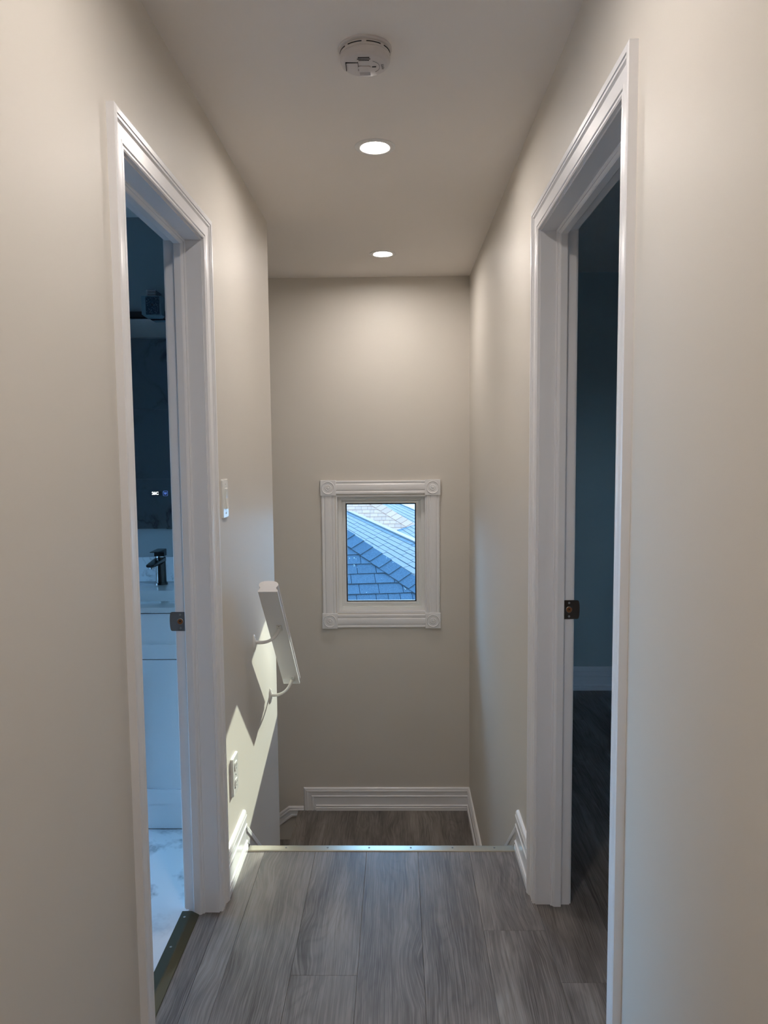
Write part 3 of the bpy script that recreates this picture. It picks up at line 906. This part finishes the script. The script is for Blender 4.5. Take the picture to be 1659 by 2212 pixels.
# ------------------------------------------------------------------ handrail
hr = tag(empty('handrail', (-0.465, 2.86, 0.65)), 'short white loaf-shaped handrail sloping down the left stair wall on two brackets', 'handrail')
RA = Vector((0, 2.592, 0.908))
RD = (Vector((0, 3.125, 0.402)) - RA)
RLEN = RD.length
RD.normalize()
RU = Vector((0, -RD.z, RD.y))
half = [(.035, 0), (.0352, .006), (.0335, .009), (.0300, .0125), (.0288, .0165), (.0300, .0205), (.0335, .0240), (.0352, .0285), (.0345, .0335), (.0315, .0385), (.0255, .0425), (.0165, .0452), (.006, .0462)]
prof = half + [(-u, v) for u, v in reversed(half)]
bm = nb()
a0 = Vector((-0.465, RA.y, RA.z))
sweep(bm, prof, a0, a0 + RD * RLEN, (1, 0, 0), RU)
obj('rail', bm, 'trim', hr, smooth=32)
def bracket(yw, zw, ys):
    """wall plate centre at (XL, yw, zw), saddle on rail underside at ys"""
    zb = RA.z + (ys - RA.y) * RD.z / RD.y
    br = bpy.data.objects.new('bracket', None)
    br.empty_display_size = 0.02
    COL.objects.link(br)
    br.parent = hr
    br.location = (XL - hr.location.x, yw - hr.location.y, zw - hr.location.z)
    # oval wall plate
    bm = nb()
    n = 36
    rings = []
    for (sc_, hh) in ((1.0, 0.0), (1.0, 0.0025), (0.86, 0.0050), (0.40, 0.0085), (0.30, 0.010)):
        rings.append([bm.verts.new((XL + hh, yw + 0.0165 * sc_ * math.cos(2 * PI * i / n), zw + 0.033 * sc_ * math.sin(2 * PI * i / n))) for i in range(n)])
    for r0, r1 in zip(rings, rings[1:]):
        for i in range(n):
            j = (i + 1) % n
            bm.faces.new((r0[i], r0[j], r1[j], r1[i]))
    bm.faces.new(rings[0]); bm.faces.new(rings[-1])
    obj('wall_plate', bm, 'plastic', br, smooth=45)
    for dz in (0.022, -0.022):
        bm = nb(); lathe(bm, [(0.0, 0.0022), (0.0026, 0.0018), (0.0036, 0.0)], (XL + 0.0046, yw, zw + dz), 'X', 16); obj('screw', bm, 'steel', br)
    # curved arm
    S0 = Vector((XL + 0.006, yw, zw + 0.004))
    E0 = Vector((-0.456, ys, zb - 0.004))
    pts = []
    for i in range(17):
        t = i / 16
        c1 = S0 + Vector((0.055, 0, -0.008))
        c2 = E0 + Vector((-0.014, 0.0, -0.036))
        pts.append(S0 * (1 - t) ** 3 + c1 * 3 * t * (1 - t) ** 2 + c2 * 3 * t * t * (1 - t) + E0 * t ** 3)
    bm = nb(); tube(bm, pts, [0.0075 - 0.0018 * abs(math.sin(PI * i / 16)) for i in range(17)], 14); obj('arm', bm, 'plastic', br, smooth=60)
    # saddle plate along the rail underside
    bm = nb()
    c = Vector((-0.456, ys, zb))
    for (hx, hy, z0, z1) in ((0.010, 0.019, -0.0035, -0.0002),):
        pp = [c + Vector((sx_ * hx, 0, 0)) + RD * (sy_ * hy) + RU * z0 for sx_, sy_ in ((-1, -1), (1, -1), (1, 1), (-1, 1))]
        poly_prism(bm, pp, RU * (z1 - z0))
    obj('saddle', bm, 'plastic', br)
    for sgn in (-1, 1):
        bm = nb()
        cc = c + RD * (0.0135 * sgn) - RU * 0.0036
        lathe(bm, [(0.0, -0.0008), (0.0022, -0.0005), (0.0030, 0.0008)], cc, 'Z', 12)
        obj('screw', bm, 'steel', br)
bracket(2.767, 0.676, 2.775)
bracket(3.086, 0.362, 3.088)

# ------------------------------------------------------------------ switch and outlet
def rounded(x0, x1, z0, z1, r, n=5):
    pts = []
    for cx, cz, a0 in ((x1 - r, z1 - r, 0), (x0 + r, z1 - r, PI / 2), (x0 + r, z0 + r, PI), (x1 - r, z0 + r, 3 * PI / 2)):
        for i in range(n + 1):
            t = a0 + PI / 2 * i / n
            pts.append((cx + r * math.cos(t), cz + r * math.sin(t)))
    return pts
def wall_plate(name, mat, parent, y0, y1, z0, z1, x0, x1, r=0.004, inset=0.002):
    bm = nb()
    a = rounded(y0, y1, z0, z1, r)
    b = rounded(y0 + inset, y1 - inset, z0 + inset, z1 - inset, r)
    va = [bm.verts.new((x0, y, z)) for y, z in a]
    vb = [bm.verts.new((x1 - inset, y, z)) for y, z in a]
    vc = [bm.verts.new((x1, y, z)) for y, z in b]
    n = len(a)
    for r0, r1 in ((va, vb), (vb, vc)):
        for i in range(n):
            j = (i + 1) % n
            bm.faces.new((r0[i], r0[j], r1[j], r1[i]))
    bm.faces.new(list(reversed(va))); bm.faces.new(vc)
    return obj(name, bm, mat, parent)
sw = tag(empty('light_switch', (XL, 2.345, 1.196)), 'glossy white paddle light switch beside the bathroom door casing', 'light switch')
wall_plate('cover_plate', 'switch', sw, 2.309, 2.379, 1.196, 1.319, XL, XL + 0.0065)
wall_plate('switch_frame', 'switch', sw, 2.327, 2.361, 1.224, 1.291, XL + 0.006, XL + 0.0085, 0.002, 0.001)
bm = nb()
poly_prism(bm, [(XL + 0.0075, 2.329, 1.226), (XL + 0.0140, 2.329, 1.226), (XL + 0.0095, 2.329, 1.259), (XL + 0.0110, 2.329, 1.289), (XL + 0.0075, 2.329, 1.289)], (0, 0.030, 0))
obj('paddle', bm, 'switch', sw)
for zz in (1.304, 1.211):
    bm = nb(); lathe(bm, [(0.0, 0.0012), (0.0026, 0.0009), (0.0033, 0.0)], (XL + 0.0065, 2.344, zz), 'X', 16); obj('screw', bm, 'plastic', sw)
ou = tag(empty('wall_outlet', (XL, 2.374, 0.272)), 'white double wall outlet low on the sunlit left wall', 'outlet')
wall_plate('cover_plate', 'switch', ou, 2.335, 2.412, 0.272, 0.400, XL, XL + 0.0085)
for zc in (0.365, 0.307):
    f = wall_plate('receptacle', 'switch', ou, 2.3565, 2.3905, zc - 0.0145, zc + 0.0145, XL + 0.008, XL + 0.0108, 0.008, 0.001)
    for dy, hh in ((-0.0062, 0.0045), (0.0062, 0.0038)):
        B('slot', 'black', f, (XL + 0.0100, XL + 0.0112, 2.3735 + dy - 0.0011, 2.3735 + dy + 0.0011, zc + 0.001 - hh + 0.004, zc + 0.001 + hh + 0.002))
    bm = nb(); lathe(bm, [(0.0, 0.0), (0.0024, 0.0), (0.0024, 0.0012), (0.0, 0.0012)], (XL + 0.0100, 2.3735, zc - 0.008), 'X', 14); obj('ground_hole', bm, 'black', f)
bm = nb(); lathe(bm, [(0.0, 0.0012), (0.0026, 0.0009), (0.0033, 0.0)], (XL + 0.0085, 2.3735, 0.336), 'X', 16); obj('screw', bm, 'steel', ou)

# ------------------------------------------------------------------ bathroom things
VX0, VX1, VY0, VZ = -1.345, -0.680, 2.62, 0.848
va = tag(empty('vanity_cabinet', (-1.01, 2.9, 0.01)), 'white shaker vanity cabinet in the blue-lit bathroom', 'vanity')
B('carcass', 'vanity', va, (VX0, VX0 + 0.016, VY0 + 0.02, BYF - 0.002, 0.108, VZ - 0.020), (VX1 - 0.016, VX1, VY0 + 0.02, BYF - 0.002, 0.108, VZ - 0.020), (VX0 + 0.016, VX1 - 0.016, VY0 + 0.02, BYF - 0.002, 0.108, 0.124), (VX0 + 0.016, VX1 - 0.016, BYF - 0.012, BYF - 0.002, 0.124, VZ - 0.020))
B('plinth', 'vanity', va, (VX0 + 0.005, VX1 - 0.005, VY0 + 0.006, BYF - 0.01, 0.014, 0.108))
def shaker(name, x0, x1, z0, z1, rail):
    f = B(name, 'vanity', va, (x0, x0 + rail, VY0, VY0 + 0.019, z0, z1), (x1 - rail, x1, VY0, VY0 + 0.019, z0, z1),
          (x0 + rail, x1 - rail, VY0, VY0 + 0.019, z1 - rail, z1), (x0 + rail, x1 - rail, VY0, VY0 + 0.019, z0, z0 + rail))
    B('panel', 'vanity', f, (x0 + rail - 0.001, x1 - rail + 0.001, VY0 + 0.008, VY0 + 0.018, z0 + rail - 0.001, z1 - rail + 0.001))
    return f
shaker('drawer_front', VX0 + 0.003, VX1 - 0.003, 0.657, 0.824, 0.054)
shaker('cabinet_door', VX0 + 0.003, -1.0135, 0.111, 0.6535, 0.054)
shaker('cabinet_door', -1.0105, VX1 - 0.003, 0.111, 0.6535, 0.054)
# ceramic top with basin
sk = tag(empty('sink_top', (-1.01, 2.9, 0.828)), 'glossy white ceramic sink top with rectangular basin under the dark faucet', 'sink')
bx0, bx1, by0, by1, bz = -1.235, -0.785, 2.735, 2.945, 0.72
bm = nb()
def rect(z, x0, x1, y0, y1):
    return [bm.verts.new(p) for p in ((x0, y0, z), (x1, y0, z), (x1, y1, z), (x0, y1, z))]
o_b = rect(0.828, VX0 - 0.003, VX1 + 0.003, VY0 - 0.004, BYF - 0.001)
o_t = rect(VZ, VX0 - 0.003, VX1 + 0.003, VY0 - 0.004, BYF - 0.001)
i_t = rect(VZ, bx0, bx1, by0, by1)
i_m = rect(0.76, bx0 + 0.012, bx1 - 0.012, by0 + 0.012, by1 - 0.008)
i_b = rect(bz, bx0 + 0.05, bx1 - 0.05, by0 + 0.04, by1 - 0.03)
for r0, r1 in ((o_b, o_t), (o_t, i_t), (i_t, i_m), (i_m, i_b)):
    for i in range(4):
        j = (i + 1) % 4
        bm.faces.new((r0[i], r0[j], r1[j], r1[i]))
bm.faces.new(i_b)
bev_e = [e for e in bm.edges if all(v in i_t + o_t for v in e.verts) and ((e.verts[0] in i_t) == (e.verts[1] in i_t))]
bmesh.ops.bevel(bm, geom=bev_e, offset=0.004, segments=2, profile=0.5, affect='EDGES')
obj('basin', bm, 'ceramic', sk, smooth=40)
bm = nb(); lathe(bm, [(0.0, 0.003), (0.020, 0.003), (0.023, 0.0)], (-1.01, 2.85, bz), 'Z', 28); obj('drain', bm, 'gunmetal', sk)
bs = tag(B('backsplash', 'marble_strip', None, (VX0, VX1, BYF - 0.0135, BYF - 0.0005, VZ, 0.955), bev=0.001), 'low marble backsplash strip behind the dark faucet', 'backsplash')
# faucet
FX, FY = -1.007, 3.092
fa = tag(empty('faucet', (FX, FY, VZ)), 'dark gunmetal single-lever faucet on the sink', 'faucet')
bm = nb(); lathe(bm, [(0.0, 0.0), (0.0265, 0.0), (0.0265, 0.006), (0.0245, 0.0085), (0.0, 0.0085)], (FX, FY, VZ), 'Z', 40); obj('base_ring', bm, 'gunmetal', fa, smooth=40)
bm = nb(); lathe(bm, [(0.0, 0.008), (0.0218, 0.008), (0.0205, 0.112), (0.0200, 0.118), (0.0, 0.118)], (FX, FY, VZ), 'Z', 40); obj('body', bm, 'gunmetal', fa, smooth=40)
bm = nb()
# spout: tapered slab reaching towards the basin
sec = []
for y, zt, hw, th in ((FY + 0.010, VZ + 0.116, 0.0200, 0.030), (FY - 0.04, VZ + 0.1125, 0.0200, 0.022), (FY - 0.10, VZ + 0.107, 0.0190, 0.016), (FY - 0.135, VZ + 0.1035, 0.0170, 0.012), (FY - 0.147, VZ + 0.1005, 0.0120, 0.006)):
    sec.append([bm.verts.new(p) for p in ((FX - hw, y, zt - 0.002), (FX - hw + 0.003, y, zt), (FX + hw - 0.003, y, zt), (FX + hw, y, zt - 0.002), (FX + hw, y, zt - th * 0.55), (FX + hw * 0.6, y, zt - th), (FX - hw * 0.6, y, zt - th), (FX - hw, y, zt - th * 0.55))])
for r0, r1 in zip(sec, sec[1:]):
    for i in range(8):
        bm.faces.new((r0[i], r0[(i + 1) % 8], r1[(i + 1) % 8], r1[i]))
bm.faces.new(sec[0]); bm.faces.new(sec[-1])
obj('spout', bm, 'gunmetal', fa)
bm = nb(); lathe(bm, [(0.0, 0.0), (0.0105, 0.0), (0.0105, 0.008), (0.0, 0.008)], (FX, FY - 0.112, VZ + 0.0835), 'Z', 24); obj('aerator', bm, 'chrome', fa, smooth=40)
bm = nb(); lathe(bm, [(0.0, 0.117), (0.0185, 0.117), (0.0185, 0.1215), (0.0, 0.1215)], (FX, FY, VZ), 'Z', 36); obj('collar', bm, 'chrome', fa, smooth=40)
bm = nb()
sec = []
for y, zb_, zt, hw in ((FY + 0.021, VZ + 0.1215, VZ + 0.150, 0.0195), (FY - 0.018, VZ + 0.1215, VZ + 0.1495, 0.0205), (FY - 0.0185, VZ + 0.138, VZ + 0.1494, 0.0205), (FY - 0.060, VZ + 0.1455, VZ + 0.1495, 0.0185), (FY - 0.085, VZ + 0.1465, VZ + 0.1488, 0.0170)):
    sec.append([bm.verts.new(p) for p in ((FX - hw, y, zb_), (FX + hw, y, zb_), (FX + hw, y, zt - 0.001), (FX + hw - 0.003, y, zt), (FX - hw + 0.003, y, zt), (FX - hw, y, zt - 0.001))])
for r0, r1 in zip(sec, sec[1:]):
    for i in range(6):
        bm.faces.new((r0[i], r0[(i + 1) % 6], r1[(i + 1) % 6], r1[i]))
bm.faces.new(sec[0]); bm.faces.new(sec[-1])
obj('lever', bm, 'gunmetal', fa)
# mirror
MZ0, MZ1, MY = 1.078, 1.966, 3.145
mi = tag(empty('wall_mirror', (-1.05, MY, MZ0)), 'frameless backlit mirror with temperature display above the sink', 'mirror')
B('glass', 'mirror', mi, (-1.42, -0.685, MY, MY + 0.005, MZ0, MZ1), bev=0.0012)
B('backing', 'steel', mi, (-1.40, -0.705, MY + 0.005, BYF - 0.001, MZ0 + 0.02, MZ1 - 0.02))
rotf = Matrix.Rotation(PI / 2, 4, 'X')
B('display_window', 'black', mi, (-1.0540, -1.0130, MY - 0.0012, MY, 1.2235, 1.2405))
text_mesh('display_digits', '26C', 0.0165, 0.0003, 'digits', mi, Matrix.Translation((-1.0375, MY - 0.0016, 1.2318)) @ rotf)
def rrframe(name, mat, parent, x0, x1, z0, z1, t, y):
    bm = nb()
    a = rounded(x0, x1, z0, z1, 0.004)
    b = rounded(x0 + t, x1 - t, z0 + t, z1 - t, 0.003)
    va = [bm.verts.new((x, y, z)) for x, z in a]
    vb = [bm.verts.new((x, y, z)) for x, z in b]
    vc = [bm.verts.new((x, y + 0.001, z)) for x, z in a]
    vd = [bm.verts.new((x, y + 0.001, z)) for x, z in b]
    n = len(a)
    for i in range(n):
        j = (i + 1) % n
        bm.faces.new((va[i], va[j], vb[j], vb[i])); bm.faces.new((vc[i], vc[j], vd[j], vd[i]))
        bm.faces.new((va[i], va[j], vc[j], vc[i])); bm.faces.new((vb[i], vb[j], vd[j], vd[i]))
    return obj(name, bm, mat, parent)
bt = rrframe('touch_button', 'bluelit', mi, -1.0040, -0.9840, 1.2205, 1.2425, 0.0013, MY - 0.0012)
bm = nb()
poly_prism(bm, [(-1.0000, MY - 0.0012, 1.2365), (-0.9880, MY - 0.0012, 1.2365), (-0.9880, MY - 0.0012, 1.2310), (-0.9910, MY - 0.0012, 1.2262), (-0.9970, MY - 0.0012, 1.2262), (-1.0000, MY - 0.0012, 1.2310)], (0, 0.001, 0))
obj('defog_icon', bm, 'bluelit', bt)
# crystal vanity light
LX, LY = -1.006, 3.08
va_l = tag(empty('vanity_light', (LX, BYF, 1.98)), 'square bubble-crystal vanity light above the mirror, unlit', 'wall light')
B('backplate', 'gunmetal', va_l, (LX - 0.29, LX + 0.29, BYF - 0.014, BYF - 0.0005, 1.974, 2.000), bev=0.002)
for i in range(4):
    B('fin', 'chrome', va_l, (LX - 0.020, LX + 0.020, LY, BYF - 0.004, 2.0492 + i * 0.0062, 2.0526 + i * 0.0062))
B('stem', 'black', va_l, (LX - 0.015, LX + 0.015, LY + 0.004, BYF - 0.006, 2.046, 2.0735))
bm = nb()
z0, z1 = 1.9625, 2.0475
outl = [(LX - 0.041, z1), (LX - 0.041, z0 + 0.010), (LX - 0.027, z0), (LX + 0.030, z0), (LX + 0.041, z0 + 0.008), (LX + 0.041, z1)]
poly_prism(bm, [(x, LY, z) for x, z in outl], (0, 0.045, 0))
sh = obj('shade', bm, 'frost', va_l)
B('crystal_panel', 'crystal', sh, (LX - 0.0225, LX + 0.0335, LY - 0.004, LY + 0.002, z0 + 0.009, z1 - 0.004), bev=0.001)
bm = nb(); lathe(bm, [(0.0, 0.004), (0.003, 0.003), (0.0036, 0.0)], (LX + 0.005, LY - 0.004, z0 + 0.048), 'Y', 16, sign=-1); obj('knob', bm, 'black', sh)

# ------------------------------------------------------------------ neighbours outside the stair window
def neighbour(label, P, psi, th, r, expo, tabw, mats, s_rng, u_left, cap_w, cap_e, box_px, wing, tri_lim):
    P = Vector(P)
    psi, th = math.radians(psi), math.radians(th)
    e1 = Vector((math.cos(psi), math.sin(psi), 0))
    e2 = Vector((-math.sin(psi), math.cos(psi), 0))
    Z = Vector((0, 0, 1))
    up = (e2 * math.cos(th) + Z * math.sin(th))
    nrm = e1.cross(up).normalized()
    if nrm.z < 0:
        nrm = -nrm
    root = tag(empty('neighbour_house', (P.x, P.y, -3.2)), label, 'house')
    hipu = lambda s: -s * math.cos(th) / r           # hip position in the face
    at = lambda u, s, n_=0.0: P + e1 * u + up * s + nrm * n_
    s0, s1 = s_rng
    # body below the front face
    bm = nb()
    top = [at(u_left, s0), at(hipu(s0), s0), at(hipu(s1), s1), at(min(u_left, hipu(s1) - 0.3), s1)]
    a = [bm.verts.new(p - nrm * 0.004) for p in top]
    b = [bm.verts.new(Vector((p.x, p.y, -3.2))) for p in top]
    bm.faces.new(a); bm.faces.new(list(reversed(b)))
    for i in range(4):
        bm.faces.new((a[i], b[i], b[(i + 1) % 4], a[(i + 1) % 4]))
    obj('wall', bm, 'deck', root)
    # shingles, course by course, clipped by the hip
    j0, j1 = int(math.floor(s0 / expo)), int(math.ceil(s1 / expo))
    rest = nb()
    rn = random.Random(5)
    def shingle(bm, ua, ub, ub_top, s, th_=0.011):
        lo, hi = s, s + expo * 1.15
        ut = min(ua, ub_top - 0.001)
        p = [at(ua, lo, 0.0), at(ub, lo, 0.0), at(ub_top, hi, -0.003), at(ut, hi, -0.003)]
        q = [at(ua, lo, th_), at(ub, lo, th_), at(ub_top, hi, 0.001), at(ut, hi, 0.001)]
        a = [bm.verts.new(v) for v in p]
        b = [bm.verts.new(v) for v in q]
        bm.faces.new(list(reversed(a))); bm.faces.new(b)
        for i in range(4):
            bm.faces.new((a[i], a[(i + 1) % 4], b[(i + 1) % 4], b[i]))
    (bu0, bu1, bs0, bs1) = box_px
    for j in range(j0, j1):
        s = j * expo
        uh = hipu(s + expo * 0.5)
        u = u_left + rn.random() * tabw
        while u < uh - 0.01:
            ub = min(u + tabw * rn.choice((0.62, 1.0, 1.0, 1.25)), uh)
            last = ub >= uh - 1e-6
            ubl = hipu(s) if last else min(ub - 0.0045, hipu(s))
            ubt = hipu(s + expo * 1.15) if last else min(ub - 0.0045, hipu(s + expo * 1.15))
            if bu0 < u < bu1 and bs0 < s < bs1:
                bm = nb(); shingle(bm, u, ubl, ubt, s, 0.010 + 0.004 * rn.random()); obj('shingle', bm, mats[0], root)
            else:
                shingle(rest, u, ubl, ubt, s)
            u = ub
    tag(obj('shingle_field', rest, mats[0], root), kind='stuff')
    # hip direction and caps
    hip = (e1 - (e2 + Z * math.tan(th)) * r)
    L = hip.length
    hd = hip.normalized()
    wa = nrm.cross(hd)
    if wa.dot(e1) > 0:
        wa = -wa
    wb = Vector((-wa.x, -wa.y, 0)).normalized() * 0.62 + Vector((0, 0, -0.78))
    t = -s1 / math.cos(th) * 0
    tmin, tmax = -s1 * 0.95 * math.cos(th) / r * L, -s0 * 0.95 * math.cos(th) / r * L
    k = int(tmin / cap_e)
    while k * cap_e < tmax:
        c0 = P + hd * (k * cap_e + cap_e * 1.10)      # lower, proud end
        c1 = P + hd * (k * cap_e - cap_e * 0.15)
        bm = nb()
        def row(c, lift):
            o = nrm * lift
            rd = 0.18 * cap_w
            return [c + wa * cap_w + nrm * (lift + 0.004), c + wa * rd + nrm * (lift + 0.006), c + nrm * (lift + 0.006 + rd * 0.10) + Z * 0.0, c + wb * rd + Z * (lift + 0.004), c + wb * cap_w + Z * (lift + 0.002)]
        A, Bv = row(c0, 0.020), row(c1, 0.008)
        lo = [bm.verts.new(p) for p in A]
        hi = [bm.verts.new(p) for p in Bv]
        lo2 = [bm.verts.new(p - nrm * 0.012) for p in A]
        hi2 = [bm.verts.new(p - nrm * 0.012) for p in Bv]
        for i in range(4):
            bm.faces.new((lo[i], lo[i + 1], hi[i + 1], hi[i]))
            bm.faces.new((lo2[i], hi2[i], hi2[i + 1], lo2[i + 1]))
            bm.faces.new((lo[i], lo2[i], lo2[i + 1], lo[i + 1]))
            bm.faces.new((hi[i], hi[i + 1], hi2[i + 1], hi2[i]))
        bm.faces.new((lo[0], hi[0], hi2[0], lo2[0])); bm.faces.new((lo[4], lo2[4], hi2[4], hi[4]))
        obj('hip_cap', bm, mats[0], root, smooth=30)
        k += 1
    # other side of the hip falls away: closing face
    bm = nb()
    q = [P + hd * tmin, P + hd * tmax]
    ws = Vector((wb.x, wb.y, 0)).normalized() * 0.66 + Vector((0, 0, -0.75))
    back = [q[1] + ws * 2.0, q[0] + ws * 2.0]
    a = [bm.verts.new(p - Z * 0.01) for p in q + back]
    b = [bm.verts.new(Vector((p.x, p.y, -3.2))) for p in q + back]
    bm.faces.new(a); bm.faces.new(list(reversed(b)))
    for i in range(4):
        bm.faces.new((a[i], b[i], b[(i + 1) % 4], a[(i + 1) % 4]))
    obj('side_roof', bm, mats[1], root)
    # wing behind: a low face falling to the left from a ridge
    RP, gdeg, pitch, wl_, la, lb_, e = wing
    RP = Vector(RP)
    gd = math.radians(gdeg)
    g = Vector((math.cos(gd), math.sin(gd), 0))          # along the ridge, going away
    side = Vector((math.sin(gd), -math.cos(gd), 0))      # to the right
    pt = math.radians(pitch)
    dn = -side * math.cos(pt) - Z * math.sin(pt)
    wn2 = -side * math.sin(pt) + Z * math.cos(pt)
    wr = root
    bm = nb()
    n = int(wl_ / e)
    rn2 = random.Random(3)
    for c in range(n):
        uu = -lb_
        while uu < la:
            u2 = min(uu + rn2.choice((0.35, 0.5, 0.8)), la)
            ug = max(uu + 0.05, u2 - 0.02)
            p = [RP + g * uu + dn * (c * e), RP + g * ug + dn * (c * e), RP + g * ug + dn * ((c + 0.9) * e), RP + g * uu + dn * ((c + 0.9) * e)]
            lift = (0.004, 0.004, 0.006, 0.006)
            th_ = 0.003 * rn2.random()
            a = [bm.verts.new(v + wn2 * (l + th_)) for v, l in zip(p, lift)]
            b = [bm.verts.new(v - wn2 * 0.01) for v in p]
            bm.faces.new(a); bm.faces.new(list(reversed(b)))
            for i in range(4):
                bm.faces.new((a[i], b[i], b[(i + 1) % 4], a[(i + 1) % 4]))
            uu = u2
    tag(obj('shingle_courses', bm, mats[1], wr), kind='stuff')
    bm = nb()
    q = [RP - g * lb_, RP + g * la, RP + g * la + dn * wl_, RP - g * lb_ + dn * wl_]
    a = [bm.verts.new(p - wn2 * 0.012) for p in q]
    b = [bm.verts.new(Vector((p.x, p.y, -3.2))) for p in q]
    bm.faces.new(a); bm.faces.new(list(reversed(b)))
    for i in range(4):
        bm.faces.new((a[i], b[i], b[(i + 1) % 4], a[(i + 1) % 4]))
    obj('wing_wall', bm, 'deck', wr)
    bm = nb(); tube(bm, [RP - g * lb_ + wn2 * 0.010, RP + g * la + wn2 * 0.010], 0.016, 8); obj('ridge_seam', bm, 'black', wr)
    bm = nb()
    pp = [RP - g * lb_ + side * 0.012, RP + g * la + side * 0.012, RP + g * la - Z * 0.02 + side * 0.19, RP - g * lb_ - Z * 0.02 + side * 0.19]
    poly_prism(bm, pp, (0, 0, -0.03))
    obj('ridge_flashing', bm, 'gutter', wr)
    return root

neighbour('nearer neighbouring house with slate-grey shingled hip roof seen through the stair window', (-0.163, 7.0, 0.420), 8, 33, 1.015, 0.135, 0.175, ('shingle', 'shingle_b'), (-2.4, 1.3), -2.6, 0.165, 0.125,
          (-1.0, 1.1, -1.3, 0.75), ((-0.297, 13.0, 0.063), 103.5, 15, 1.3, 3.75, 4.7, 0.09), None)
neighbour('far house with pale grey shingled hip roof seen through the top of the stair window', (0.110, 20.0, -0.373), 1, 31, 0.92, 0.165, 0.17, ('shingle_c', 'shingle_b'), (-2.0, 4.0), -6.0, 0.25, 0.20,
          (-2.2, 1.3, -1.6, 0.75), ((0.316, 24.0, -0.426), 99.0, 14, 3.0, 6.0, 7.0, 0.12), None)
tag(B('ground', 'ground', None, (-50, 50, -50, 70, -3.4, -3.2)), 'plain ground around the neighbouring houses', 'ground', kind='structure')
